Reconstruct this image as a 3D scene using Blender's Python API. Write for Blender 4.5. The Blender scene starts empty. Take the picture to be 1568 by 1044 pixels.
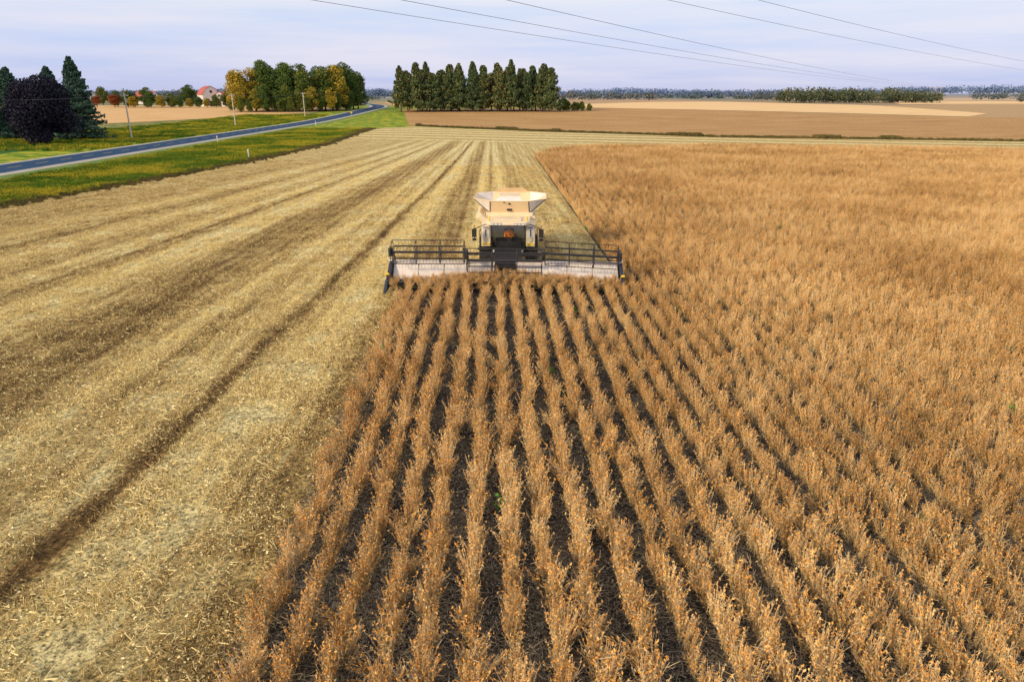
import bpy, math, random
import numpy as np
from mathutils import Vector, Matrix
random.seed(7); rng=np.random.default_rng(7)
scene=bpy.context.scene
R=math.radians
def sstep(a,b,x):
    t=np.clip((x-a)/(b-a),0,1); return t*t*(3-2*t)
def H(x,y):
    r=math.hypot(x,y)
    h=float(sstep(235,480,y))*3.0
    a=float(sstep(900,2600,r))
    h+=a*(3.0+5.0*math.sin(x*0.0021+1.3)*math.cos(y*0.0011)+3.0*math.sin(x*0.0053+y*0.002))
    return h
# ------------------------------------------------------------ materials
def new_mat(name):
    m=bpy.data.materials.new(name); m.use_nodes=True
    nt=m.node_tree; b=nt.nodes['Principled BSDF']; return m,nt,b
def N(nt,t,**k):
    n=nt.nodes.new(t)
    for a,v in k.items(): setattr(n,a,v)
    return n
def mathn(nt,op,a,b=None,c=None,clamp=False):
    n=nt.nodes.new('ShaderNodeMath'); n.operation=op; n.use_clamp=clamp
    for i,v in enumerate((a,b,c)):
        if v is None: continue
        if isinstance(v,(int,float)): n.inputs[i].default_value=v
        else: nt.links.new(v,n.inputs[i])
    return n.outputs[0]
def mixc(nt,f,a,b,blend='MIX'):
    n=nt.nodes.new('ShaderNodeMix'); n.data_type='RGBA'; n.blend_type=blend
    for s,v in ((n.inputs[0],f),(n.inputs[6],a),(n.inputs[7],b)):
        if isinstance(v,(int,float)): s.default_value=v
        elif isinstance(v,tuple): s.default_value=(*v[:3],1)
        else: nt.links.new(v,s)
    return n.outputs[2]
def noise(nt,vec,scale,detail=4,rough=0.6):
    n=nt.nodes.new('ShaderNodeTexNoise'); n.inputs['Scale'].default_value=scale
    n.inputs['Detail'].default_value=detail; n.inputs['Roughness'].default_value=rough
    if vec is not None: nt.links.new(vec,n.inputs['Vector'])
    return n.outputs['Fac']
def ramp(nt,f,stops):
    n=nt.nodes.new('ShaderNodeValToRGB'); cr=n.color_ramp
    while len(cr.elements)>1: cr.elements.remove(cr.elements[-1])
    first=True
    for p,c in stops:
        if isinstance(c,(int,float)): c=(c,c,c)
        if first: e=cr.elements[0]; e.position=p; first=False
        else: e=cr.elements.new(p)
        e.color=(*c,1)
    nt.links.new(f,n.inputs[0]); return n.outputs[0]
def pos(nt): return N(nt,'ShaderNodeNewGeometry').outputs['Position']
def bump(nt,b,h,strength=0.5,dist=0.05):
    n=N(nt,'ShaderNodeBump'); n.inputs['Strength'].default_value=strength; n.inputs['Distance'].default_value=dist
    nt.links.new(h,n.inputs['Height']); nt.links.new(n.outputs[0],b.inputs['Normal'])
def paint(name,c,rough=0.45,metal=0.0,dirt=0.25,scale=3.0):
    m,nt,b=new_mat(name)
    tc=N(nt,'ShaderNodeTexCoord').outputs['Object']
    f=ramp(nt,noise(nt,tc,scale,6,0.65),[(0.35,0.0),(0.75,1.0)])
    f=mathn(nt,'MULTIPLY',f,dirt)
    nt.links.new(mixc(nt,f,c,(c[0]*.4+.08,c[1]*.4+.06,c[2]*.4+.03)),b.inputs['Base Color'])
    b.inputs['Roughness'].default_value=rough; b.inputs['Metallic'].default_value=metal
    return m
def foliage(name,c1,c2,c3=None,f3=0.15,nscale=0.35,rough=0.7,patch=None):
    m,nt,b=new_mat(name)
    g=N(nt,'ShaderNodeNewGeometry'); isl=g.outputs['Random Per Island']
    n=ramp(nt,noise(nt,g.outputs['Position'],nscale,3),[(0.35,0.0),(0.65,1.0)])
    f=mathn(nt,'ADD',mathn(nt,'MULTIPLY',isl,0.55),mathn(nt,'MULTIPLY',n,0.45))
    col=mixc(nt,f,c1,c2)
    if c3:
        oi=N(nt,'ShaderNodeObjectInfo').outputs['Random']
        t=mathn(nt,'FRACT',mathn(nt,'MULTIPLY',isl,17.31))
        t=mathn(nt,'ADD',t,mathn(nt,'MULTIPLY',mathn(nt,'SUBTRACT',oi,0.5),0.3))
        th=f3
        if patch:
            th=mathn(nt,'MULTIPLY',ramp(nt,noise(nt,g.outputs['Position'],patch,4,.6),[(.42,0.05),(.60,1.0)]),f3)
        t=mathn(nt,'LESS_THAN',t,th)
        col=mixc(nt,t,col,c3)
    nt.links.new(col,b.inputs['Base Color']); b.inputs['Roughness'].default_value=rough
    b.inputs['Specular IOR Level'].default_value=0.2
    return m
# lanes node group (swaths of chaff left by earlier passes)
def lane_group():
    g=bpy.data.node_groups.new('swath_lanes','ShaderNodeTree')
    g.interface.new_socket('Value',in_out='OUTPUT',socket_type='NodeSocketFloat')
    out=g.nodes.new('NodeGroupOutput'); p=pos(g)
    s=N(g,'ShaderNodeSeparateXYZ'); g.links.new(p,s.inputs[0]); X,Y=s.outputs[0],s.outputs[1]
    Yc=mathn(g,'MINIMUM',Y,170.0)
    e=mathn(g,'POWER',2.71828,mathn(g,'MULTIPLY',mathn(g,'SUBTRACT',Yc,13.0),0.0063))
    sv=mathn(g,'MULTIPLY',X,e)
    mp=N(g,'ShaderNodeMapping'); mp.inputs['Scale'].default_value=(1.2,0.35,1); g.links.new(p,mp.inputs[0])
    n1=noise(g,mp.outputs[0],0.8,5,0.65)
    s0=sv
    sv=mathn(g,'ADD',sv,mathn(g,'MULTIPLY',mathn(g,'SUBTRACT',n1,0.5),1.6))
    t=mathn(g,'DIVIDE',mathn(g,'ADD',sv,55.0),65.0,clamp=True)
    prof=[(-55,.6),(-47,.55),(-43,.85),(-39,.45),(-35.5,.9),(-32,.52),(-30,.92),(-28.1,.65),(-27.7,.2),(-27.3,.55),(-25,.95),(-22.8,.85),(-21.3,.52),(-18.5,.38),(-16.8,.46),
          (-15.4,.66),(-14.3,.92),(-12.8,.6),(-11.4,.9),(-10.5,.7),(-10.1,.18),(-9.85,.18),(-9.4,.72),(-7.8,1.0),(-6.6,.74),(-5.4,.48),(-3.2,.4),(-1.6,1.0),(-.2,.5),(1.0,1.0),(3.3,.5),(5.5,.65)]
    v=ramp(g,t,[((a+55)/65,b) for a,b in prof])
    cb=N(g,'ShaderNodeCombineXYZ'); g.links.new(s0,cb.inputs[0]); g.links.new(mathn(g,'MULTIPLY',Y,.05),cb.inputs[1])
    st=noise(g,cb.outputs[0],1.0,4,.7)
    v=mathn(g,'ADD',v,mathn(g,'MULTIPLY',mathn(g,'SUBTRACT',st,.48),1.05))
    rw=mathn(g,'SINE',mathn(g,'MULTIPLY',X,2*math.pi/.76))
    v=mathn(g,'ADD',v,mathn(g,'MULTIPLY',rw,.06))
    h=mathn(g,'ADD',Y,mathn(g,'MULTIPLY',X,0.42))
    hs=mathn(g,'ADD',mathn(g,'MULTIPLY',mathn(g,'SINE',mathn(g,'MULTIPLY',h,0.62)),0.22),0.70)
    hf=N(g,'ShaderNodeMapRange'); hf.interpolation_type='SMOOTHSTEP'; g.links.new(h,hf.inputs[0])
    hf.inputs[1].default_value=140; hf.inputs[2].default_value=165
    mx=N(g,'ShaderNodeMix'); g.links.new(hf.outputs[0],mx.inputs[0]); g.links.new(v,mx.inputs[2]); g.links.new(hs,mx.inputs[3])
    n2=noise(g,p,0.6,6,0.78)
    r=mathn(g,'ADD',mx.outputs[0],mathn(g,'MULTIPLY',mathn(g,'SUBTRACT',n2,0.5),1.15),clamp=True)
    g.links.new(r,out.inputs[0]); return g
LG=lane_group()
STOPS=[(0.0,(.13,.08,.032)),(0.3,(.37,.235,.090)),(0.6,(.68,.51,.20)),(1.0,(.98,.84,.41))]
def m_field():
    m,nt,b=new_mat('stubble_and_chaff')
    lg=N(nt,'ShaderNodeGroup'); lg.node_tree=LG; p=pos(nt)
    c=ramp(nt,lg.outputs[0],STOPS)
    f1=noise(nt,p,9,7,0.84); f2=noise(nt,p,2.6,6,0.78)
    k=ramp(nt,f1,[(0.39,0.12),(0.48,0.75),(0.59,1.5)])
    k2=ramp(nt,f2,[(0.38,0.52),(0.58,1.25)])
    c=mixc(nt,1.0,c,k,'MULTIPLY'); c=mixc(nt,1.0,c,k2,'MULTIPLY')
    nt.links.new(c,b.inputs['Base Color']); b.inputs['Roughness'].default_value=.95; b.inputs['Specular IOR Level'].default_value=.1
    bump(nt,b,mathn(nt,'ADD',f1,f2),1.0,0.12); return m
def m_straw():
    m,nt,b=new_mat('straw_bits')
    lg=N(nt,'ShaderNodeGroup'); lg.node_tree=LG
    isl=N(nt,'ShaderNodeNewGeometry').outputs['Random Per Island']
    v=mathn(nt,'ADD',lg.outputs[0],mathn(nt,'MULTIPLY',mathn(nt,'SUBTRACT',isl,0.5),1.2),clamp=True)
    c=ramp(nt,v,[(0.0,(.10,.065,.03)),(0.3,(.38,.24,.09)),(0.6,(.68,.52,.20)),(1.0,(.98,.86,.46))])
    nt.links.new(c,b.inputs['Base Color']); b.inputs['Roughness'].default_value=.8; return m
def m_soil():
    m,nt,b=new_mat('dark_soil'); p=pos(nt)
    f=noise(nt,p,9,7,0.8)
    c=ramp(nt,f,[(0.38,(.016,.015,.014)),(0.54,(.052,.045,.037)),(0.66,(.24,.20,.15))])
    nt.links.new(c,b.inputs['Base Color']); b.inputs['Roughness'].default_value=.95
    bump(nt,b,f,0.8,0.06); return m
def m_ground():
    m,nt,b=new_mat('grass_and_farmland'); p=pos(nt)
    s=N(nt,'ShaderNodeSeparateXYZ'); nt.links.new(p,s.inputs[0]); X,Y=s.outputs[0],s.outputs[1]
    n1=noise(nt,p,0.25,6,0.7); n2=noise(nt,p,3.0,5,0.7)
    verge=ramp(nt,n1,[(0.35,(.05,.14,.012)),(0.47,(.14,.26,.02)),(0.57,(.46,.42,.04)),(0.72,(.19,.27,.03))])
    lawn=ramp(nt,n1,[(0.3,(.03,.10,.02)),(0.7,(.055,.15,.03))])
    st=mathn(nt,'GREATER_THAN',mathn(nt,'SINE',mathn(nt,'MULTIPLY',mathn(nt,'ADD',Y,mathn(nt,'MULTIPLY',X,.3)),1.6)),0.0)
    lawn=mixc(nt,mathn(nt,'MULTIPLY',st,.35),lawn,(.06,.17,.04))
    left=mathn(nt,'LESS_THAN',X,-84.0)
    far=mathn(nt,'GREATER_THAN',Y,186.0)
    rough=ramp(nt,n1,[(0.35,(.07,.13,.03)),(0.50,(.19,.22,.06)),(0.62,(.44,.33,.14))])
    g=mixc(nt,left,verge,lawn); g=mixc(nt,mathn(nt,'MULTIPLY',left,far),g,rough)
    g=mixc(nt,mathn(nt,'GREATER_THAN',X,40.0),g,(.48,.33,.17))
    g=mixc(nt,1.0,g,ramp(nt,n2,[(0.3,.5),(0.65,1.3)]),'MULTIPLY')
    vo=N(nt,'ShaderNodeTexVoronoi'); vo.inputs['Scale'].default_value=1.0
    mp=N(nt,'ShaderNodeMapping'); mp.inputs['Scale'].default_value=(.003,.0016,1); mp.inputs['Rotation'].default_value=(0,0,.3)
    nt.links.new(p,mp.inputs[0]); nt.links.new(mp.outputs[0],vo.inputs['Vector'])
    sc=N(nt,'ShaderNodeSeparateColor'); nt.links.new(vo.outputs['Color'],sc.inputs[0])
    pf=ramp(nt,sc.outputs[0],[(0.0,(.46,.32,.17)),(0.3,(.60,.44,.25)),(0.5,(.30,.23,.14)),(0.7,(.16,.21,.11)),(0.85,(.46,.31,.17))])
    far_haze=N(nt,'ShaderNodeMapRange'); nt.links.new(Y,far_haze.inputs[0]); far_haze.inputs[1].default_value=700; far_haze.inputs[2].default_value=2800; far_haze.inputs[4].default_value=.8
    pf=mixc(nt,far_haze.outputs[0],pf,(.22,.29,.42))  # aerial haze painted into the far fields' colour, stronger with distance
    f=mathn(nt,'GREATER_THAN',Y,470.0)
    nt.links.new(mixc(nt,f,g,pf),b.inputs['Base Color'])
    b.inputs['Roughness'].default_value=.95; b.inputs['Specular IOR Level'].default_value=.1
    bump(nt,b,n2,0.6,0.1); return m
def m_patch(name,stops,sx=.05,sy=.6,rot=0.4,fine=1.2):
    m,nt,b=new_mat(name); p=pos(nt)
    mp=N(nt,'ShaderNodeMapping'); mp.inputs['Scale'].default_value=(sx,sy,1); mp.inputs['Rotation'].default_value=(0,0,rot); nt.links.new(p,mp.inputs[0])
    a=noise(nt,mp.outputs[0],1,4,.6); f=noise(nt,p,fine,5,.8)
    v=mathn(nt,'ADD',mathn(nt,'MULTIPLY',a,.5),mathn(nt,'MULTIPLY',f,.5))
    nt.links.new(ramp(nt,v,stops),b.inputs['Base Color']); b.inputs['Roughness'].default_value=.95; b.inputs['Specular IOR Level'].default_value=.1
    return m
# ------------------------------------------------------------ mesh helpers
COL=scene.collection
def obj(name,me,parent=None,col=None):
    o=bpy.data.objects.new(name,me); (col or COL).objects.link(o)
    if parent: o.parent=parent
    return o
class MB:
    def __init__(s): s.v=[];s.f=[];s.m=[]
    def add(s,vs,fs,m=0):
        k=len(s.v); s.v+= [tuple(v) for v in vs]; s.f+=[tuple(i+k for i in f) for f in fs]; s.m+=[m]*len(fs)
    def box(s,c,d,m=0,rot=None):
        x,y,z=d[0]/2,d[1]/2,d[2]/2
        vs=[Vector((a*x,b*y,e*z)) for a in(-1,1) for b in(-1,1) for e in(-1,1)]
        if rot: M=Matrix.Rotation(rot[1],3,rot[0]); vs=[M@v for v in vs]
        vs=[v+Vector(c) for v in vs]
        s.add(vs,[(0,1,3,2),(4,6,7,5),(0,4,5,1),(2,3,7,6),(0,2,6,4),(1,5,7,3)],m)
    def tube(s,p,q,r,n=8,m=0,r2=None,cap=True):
        p,q=Vector(p),Vector(q); d=(q-p)
        if d.length<1e-6: return
        d.normalize(); u=d.orthogonal().normalized(); w=d.cross(u); r2=r if r2 is None else r2
        vs=[]
        for c,rr in((p,r),(q,r2)):
            for i in range(n):
                a=2*math.pi*i/n; vs.append(c+(u*math.cos(a)+w*math.sin(a))*rr)
        fs=[(i,(i+1)%n,n+(i+1)%n,n+i) for i in range(n)]
        if cap: fs+=[tuple(reversed(range(n))),tuple(range(n,2*n))]
        s.add(vs,fs,m)
    def prism(s,poly,off,m=0):
        n=len(poly); o=Vector(off)
        vs=[Vector(p) for p in poly]+[Vector(p)+o for p in poly]
        s.add(vs,[tuple(range(n)),tuple(reversed(range(n,2*n)))]+[(i,n+i,n+(i+1)%n,(i+1)%n) for i in range(n)],m)
    def lathe_x(s,c,prof,n=28,m=0):
        vs=[];k=len(prof)
        for i in range(n):
            a=2*math.pi*i/n
            for (x,r) in prof: vs.append((c[0]+x,c[1]+r*math.cos(a),c[2]+r*math.sin(a)))
        fs=[]
        for i in range(n):
            j=(i+1)%n
            for q in range(k-1): fs.append((i*k+q,i*k+q+1,j*k+q+1,j*k+q))
        s.add(vs,fs,m)
    def build(s,name,mats,parent=None,bev=0,smooth=False,col=None):
        me=bpy.data.meshes.new(name); me.from_pydata(s.v,[],s.f); 
        for m in mats: me.materials.append(m)
        me.polygons.foreach_set('material_index',s.m)
        if smooth: me.polygons.foreach_set('use_smooth',[True]*len(s.f))
        me.update(); o=obj(name,me,parent,col)
        if bev:
            b=o.modifiers.new('bevel','BEVEL'); b.width=bev; b.segments=2; b.limit_method='ANGLE'
        return o
def leaf_quads(P,size,up=None,aspect=1.0,vert=False):
    n=len(P); d=rng.normal(size=(n,3)); d/=np.linalg.norm(d,axis=1)[:,None]
    if vert: d[:,2]*=2.2; d/=np.linalg.norm(d,axis=1)[:,None]
    if up is not None: d[:,2]*=up; d/=np.linalg.norm(d,axis=1)[:,None]
    e=rng.normal(size=(n,3)); e-= (e*d).sum(1)[:,None]*d; e/=np.linalg.norm(e,axis=1)[:,None]
    s=(size*rng.uniform(.6,1.3,n))[:,None]*0.5
    V=np.stack([P-d*s*aspect,P+e*s*.7,P+d*s*aspect,P-e*s*.7],1).reshape(-1,3)
    return V
def quads_mesh(name,V,mats,idx=None):
    n=len(V)//4; me=bpy.data.meshes.new(name)
    me.vertices.add(len(V)); me.vertices.foreach_set('co',V.astype(np.float32).ravel())
    me.loops.add(4*n); me.loops.foreach_set('vertex_index',np.arange(4*n,dtype=np.int32))
    me.polygons.add(n); me.polygons.foreach_set('loop_start',np.arange(0,4*n,4,dtype=np.int32))
    for m in mats: me.materials.append(m)
    if idx is not None: me.polygons.foreach_set('material_index',np.asarray(idx,dtype=np.int32))
    me.update(calc_edges=True); me.validate(); return me
# ------------------------------------------------------------ ground
xs=np.sinh(np.linspace(-6.2,6.2,141))*16; ys=np.concatenate([np.arange(-80,640,12),640+np.sinh(np.linspace(0.05,5.2,80))*75])
V=[(x,y,H(x,y)) for y in ys for x in xs]; nx=len(xs)
F=[(j*nx+i,j*nx+i+1,(j+1)*nx+i+1,(j+1)*nx+i) for j in range(len(ys)-1) for i in range(nx-1)]
me=bpy.data.meshes.new('ground'); me.from_pydata(V,[],F); me.materials.append(m_ground())
me.polygons.foreach_set('use_smooth',[True]*len(F)); obj('ground',me)
def sheet(name,poly,z,mat):
    me=bpy.data.meshes.new(name); me.from_pydata([(x,y,z) for x,y in poly],[],[tuple(range(len(poly)))])
    me.materials.append(mat); return obj(name,me)
FB=[(-38,214),(-24,229),(9,200),(54,168),(114,150),(200,123),(330,70)]
verge=[(-60,-60),(-52,20),(-44.7,63),(-41.3,81),(-37,110),(-34.2,147),(-36,185)]
sheet('harvested_field',verge+FB+[(330,-60)][:1],.004,m_field())
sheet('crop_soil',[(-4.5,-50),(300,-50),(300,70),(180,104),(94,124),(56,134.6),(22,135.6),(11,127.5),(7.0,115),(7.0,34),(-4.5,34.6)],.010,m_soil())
def strip(name,pairs,mat,dz=.05,nu=24,nv=30):
    pr=np.array(pairs,float); k=len(pr)-1; V=[];F=[]
    for i in range(nu*k+1):
        t=i/nu; a=min(int(t),k-1); f=t-a; A=pr[a]*(1-f)+pr[a+1]*f
        for j in range(nv+1):
            g=j/nv; x,y=A[0]*(1-g)+A[1]*g; V.append((x,y,H(x,y)+dz))
    for i in range(nu*k):
        for j in range(nv): F.append((i*(nv+1)+j,(i+1)*(nv+1)+j,(i+1)*(nv+1)+j+1,i*(nv+1)+j+1))
    me=bpy.data.meshes.new(name); me.from_pydata(V,[],F); me.materials.append(mat)
    me.polygons.foreach_set('use_smooth',[True]*len(F)); return obj(name,me)
M_brown=m_patch('ripe_bean_field',[(0.35,(.22,.125,.05)),(0.5,(.45,.265,.10)),(0.63,(.64,.42,.20))])
M_gold=m_patch('ripe_corn_field',[(0.35,(.62,.40,.18)),(0.5,(.80,.55,.27)),(0.65,(.90,.69,.41))])
M_tan=m_patch('cut_field',[(0.35,(.48,.29,.12)),(0.5,(.68,.43,.19)),(0.65,(.80,.57,.30))])
strip('bean_field',[((-27,235),(-48,395)),((9,204),(20,415)),((54,172),(60,420)),((90,162),(120,372)),((114,154),(205,298)),((200,127),(330,290)),((330,76),(500,270))],M_brown)
strip('corn_field',[((44,424),(68,540)),((80,400),(154,690)),((120,376),(233,735)),((170,339),(250,490)),((205,303),(236,335))],M_gold,.12)
strip('stubble_field',[((-320,150),(-480,470)),((-136,252),(-260,480)),((-95,338),(-160,455)),((-80,372),(-84,440))],M_tan)
strip('stubble_field',[((-58,440),(-100,680)),((-25,432),(0,680)),((43,428),(66,600))],M_tan)
strip('corn_field',[((300,520),(420,760)),((520,560),(700,800))],M_gold,.1)
# road
M_asph=m_patch('asphalt',[(0.3,(.020,.055,.12)),(0.7,(.032,.078,.155))],.3,.3,0,6)
M_grav=m_patch('gravel_shoulder',[(0.3,(.34,.31,.26)),(0.7,(.56,.52,.45))],.5,.5,0,5)
M_yel=paint('yellow_line',(.65,.45,.05),.6); M_wht=paint('white_line',(.75,.75,.72),.6)
M_bank=foliage('bank_grass',(.07,.15,.02),(.21,.29,.04),nscale=.8)
def road_c(y): return -65-float(sstep(400,640,y))*45
prof=[(-7.2,0.0,3),(-5.3,.25,1),(-3.9,.30,0),(3.9,.30,1),(5.3,.25,3),(7.2,0.0,3)]
V=[];F=[];MI=[];yy=list(np.arange(-60,650,6))
for y in yy:
    c=road_c(y)
    for dx,z,_ in prof: V.append((c+dx,y,H(c,y)+z-(0.0 if abs(dx)<7 else .02)))
mi=[2,1,0,1,2]
for j in range(len(yy)-1):
    for i in range(5): F.append((j*6+i,j*6+i+1,(j+1)*6+i+1,(j+1)*6+i)); MI.append(mi[i])
me=bpy.data.meshes.new('road'); me.from_pydata(V,[],F)
for m in(M_asph,M_grav,M_bank): me.materials.append(m)
me.polygons.foreach_set('material_index',MI); road=obj('road',me)
mb=MB()
for y0 in yy[:-1]:
    for dx,w,m in((-3.65,.06,1),(3.65,.06,1),(0,.08,0)):
        y1=y0+ (6 if m==1 else 3); c0,c1=road_c(y0)+dx,road_c(y0)+dx+(road_c(y0+6)-road_c(y0))*(y1-y0)/6
        z0=H(road_c(y0),y0); z1=z0+(H(road_c(y0+6),y0+6)-z0)*(y1-y0)/6
        mb.add([(c0-w,y0,z0+.306),(c0+w,y0,z0+.306),(c1+w,y1,z1+.306),(c1-w,y1,z1+.306)],[(0,1,2,3)],m)
mb.build('road_marking',[M_yel,M_wht],road)
# ------------------------------------------------------------ instancing
def scatter(name,pts,rots,scl,idx,coll):
    me=bpy.data.meshes.new(name); me.vertices.add(len(pts)); me.vertices.foreach_set('co',np.asarray(pts,dtype=np.float32).ravel())
    a=me.attributes.new('rot','FLOAT_VECTOR','POINT'); a.data.foreach_set('vector',np.asarray(rots,dtype=np.float32).ravel())
    a=me.attributes.new('scl','FLOAT','POINT'); a.data.foreach_set('value',np.asarray(scl,dtype=np.float32))
    a=me.attributes.new('idx','INT','POINT'); a.data.foreach_set('value',np.asarray(idx,dtype=np.int32))
    o=obj(name,me)
    g=bpy.data.node_groups.new(name+'_gn','GeometryNodeTree')
    g.interface.new_socket('Geometry',in_out='INPUT',socket_type='NodeSocketGeometry')
    g.interface.new_socket('Geometry',in_out='OUTPUT',socket_type='NodeSocketGeometry')
    i=g.nodes.new('NodeGroupInput'); ou=g.nodes.new('NodeGroupOutput')
    mp=g.nodes.new('GeometryNodeMeshToPoints'); ip=g.nodes.new('GeometryNodeInstanceOnPoints')
    ci=g.nodes.new('GeometryNodeCollectionInfo'); ci.inputs['Collection'].default_value=coll
    ci.inputs['Separate Children'].default_value=True; ci.inputs['Reset Children'].default_value=True
    def na(n,t):
        q=g.nodes.new('GeometryNodeInputNamedAttribute'); q.data_type=t; q.inputs['Name'].default_value=n
        return [s for s in q.outputs if s.enabled and s.name=='Attribute'][0]
    er=g.nodes.new('FunctionNodeEulerToRotation'); g.links.new(na('rot','FLOAT_VECTOR'),er.inputs[0])
    g.links.new(i.outputs[0],mp.inputs[0]); g.links.new(mp.outputs[0],ip.inputs['Points'])
    g.links.new(ci.outputs[0],ip.inputs['Instance']); ip.inputs['Pick Instance'].default_value=True
    g.links.new(na('idx','INT'),ip.inputs['Instance Index']); g.links.new(er.outputs[0],ip.inputs['Rotation'])
    g.links.new(na('scl','FLOAT'),ip.inputs['Scale']); g.links.new(ip.outputs[0],ou.inputs[0])
    md=o.modifiers.new('scatter','NODES'); md.node_group=g; return o
def seg(P,Q,w):
    d=Q-P; L=np.linalg.norm(d,axis=1)[:,None]; d=d/np.maximum(L,1e-6)
    a=np.cross(d,rng.normal(size=d.shape)); a/=np.linalg.norm(a,axis=1)[:,None]; b=np.cross(d,a)
    w=w[:,None]/2
    q1=np.stack([P-a*w,P+a*w,Q+a*w*.6,Q-a*w*.6],1); q2=np.stack([P-b*w,P+b*w,Q+b*w*.6,Q-b*w*.6],1)
    return np.concatenate([q1,q2]).reshape(-1,3)
def crop_mat(name,a,b_,c):
    m,nt,b=new_mat(name)
    g=N(nt,'ShaderNodeNewGeometry'); isl=g.outputs['Random Per Island']
    n=ramp(nt,noise(nt,g.outputs['Position'],.10,5,.65),[(0.38,0.0),(0.62,1.0)])
    oi=N(nt,'ShaderNodeObjectInfo').outputs['Random']
    f=mathn(nt,'ADD',mathn(nt,'MULTIPLY',isl,.50),mathn(nt,'ADD',mathn(nt,'MULTIPLY',n,.26),mathn(nt,'MULTIPLY',oi,.30)))
    col=ramp(nt,f,[(0.14,a),(0.5,b_),(0.88,c)])
    nt.links.new(col,b.inputs['Base Color']); b.inputs['Roughness'].default_value=.75; b.inputs['Specular IOR Level'].default_value=.15
    return m
M_stem=crop_mat('bean_stem',(.23,.165,.09),(.60,.46,.26),(.92,.80,.53))
M_pod=crop_mat('bean_pod',(.36,.155,.03),(.86,.41,.08),(.96,.64,.24))
M_podl=crop_mat('bean_pod_pale',(.21,.14,.055),(.62,.44,.19),(.90,.73,.39))
M_weed=foliage('green_leaf',(.07,.22,.03),(.16,.35,.05))
cropc=bpy.data.collections.new('soybean_plants')
def bean_cluster(k,green=False):
    P=[];Q=[];W=[];pods=[]
    for p in range(4):
        bx,by=rng.normal(0,.025),-.15+.10*p+rng.normal(0,.02)
        hgt=rng.uniform(.60,1.0); lean=rng.normal(0,.11,2)
        for s in range(6):
            ang=rng.uniform(0,6.28); sp=rng.uniform(.07,.20) if s else 0.0
            z0=0 if s==0 else rng.uniform(.05,.35)*hgt; h=hgt*(1 if s==0 else rng.uniform(.6,1.0))
            pts=[]
            for i in range(5):
                t=i/4; z=z0+(h-z0)*t
                pts.append((bx+lean[0]*z+math.cos(ang)*sp*(t**.7)*.9+rng.normal(0,.010),by+lean[1]*z+math.sin(ang)*sp*(t**.7)+rng.normal(0,.010),z))
            for i in range(4): P.append(pts[i]);Q.append(pts[i+1]);W.append(.015-.0022*i)
            for i in range(14):
                t=rng.uniform(.12,1.0)*4; j=min(int(t),3); f=t-j
                c=np.array(pts[j])*(1-f)+np.array(pts[j+1])*f+rng.normal(0,.015,3); pods.append(c)
    S=seg(np.array(P),np.array(Q),np.array(W)); pods=np.array(pods)
    pq=pods[rng.integers(0,len(pods),60)]; dq=rng.normal(0,.065,(60,3)); T=seg(pq,pq+dq,np.full(60,.007))
    L=leaf_quads(pods,.035,aspect=1.6,vert=True)
    VV=[S,T,L]; n=[len(a)//4 for a in VV]
    hi=(pods[:,2]+rng.normal(0,.24,len(pods)))>.47
    idx=[0]*(n[0]+n[1])+[1 if h_ else 3 for h_ in hi]
    if green:
        g=np.column_stack([rng.normal(.25,.1,30),rng.normal(0,.1,30),rng.uniform(.05,.40,30)]); VV.append(leaf_quads(g,.1)); idx+=[2]*30
    me=quads_mesh('bean_plants',np.concatenate(VV),[M_stem,M_pod,M_weed,M_podl],idx)
    o=bpy.data.objects.new('bean_plants_%02d'%k,me); cropc.objects.link(o)
for k in range(10): bean_cluster(k,green=(k==9))
pts=[];rots=[];scl=[];idx=[]
def knife_y(x): return 34.0-.08*(x-.6)
def far_y(x):
    return float(np.interp(x,[6.4,11,22,56,94,180,300],[114,128,136,135,124,104,70]))
row=0; x=-4.25
while x<125:
    y=3.0+random.random()*.2
    yend=knife_y(x) if x<6.5 else far_y(x)
    if x>3: y=max(y,(x-6)/.92)
    while y<yend:
        st=.19 if y<45 else (.27 if y<80 else .40)
        jx=.05*math.sin(y*.33+row*1.7)+.035*math.sin(y*1.1+row*3.1)+random.gauss(0,.03)
        if random.random()<.95:
            pts.append((x+jx,y,0)); tx=random.gauss(0,.11)+( -.25 if row==0 else 0)
            if random.random()<.05: tx+=random.choice((-.5,.5))
            rots.append((random.gauss(0,.12),tx,random.choice((0,math.pi))+random.gauss(0,.25)))
            scl.append(random.uniform(.72,1.12)*(1+.08*math.sin(x*.21+y*.13))); idx.append(9 if random.random()<.008 else random.randint(0,8))
        y+=st*random.uniform(.7,1.3)
    x+=.76; row+=1
scatter('soybean_crop',pts,rots,scl,idx,cropc)
# fallen stems and leaves between the rows
M_lit=foliage('dry_litter',(.10,.08,.055),(.38,.31,.22),(.62,.53,.36),.25,.5)
litc=bpy.data.collections.new('litter_patches')
for k in range(4):
    n=60; c=np.column_stack([rng.uniform(-.36,.36,n),rng.uniform(-.36,.36,n),rng.uniform(.01,.06,n)])
    a=rng.uniform(0,6.28,n); L=rng.uniform(.05,.26,n)/2; d=np.column_stack([np.cos(a)*L,np.sin(a)*L,rng.normal(0,.015,n)])
    n3=36; cc=np.column_stack([rng.uniform(-.36,.36,n3),rng.uniform(-.36,.36,n3),rng.uniform(.01,.04,n3)])
    litc.objects.link(bpy.data.objects.new('litter_%02d'%k,quads_mesh('litter',np.concatenate([seg(c-d,c+d,rng.uniform(.006,.012,n)),leaf_quads(cc,.05,up=.4)]),[M_lit])))
pts=[];rots=[];scl=[];idx=[]
for _ in range(4200):
    y=5+28*random.random()**1.3; x=random.uniform(-4.6,.8*(y*.94+3)+2)
    pts.append((x,y,.01)); rots.append((0,0,random.uniform(0,6.28))); scl.append(random.uniform(.7,1.4)); idx.append(random.randint(0,3))
scatter('crop_litter',pts,rots,scl,idx,litc)
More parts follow.
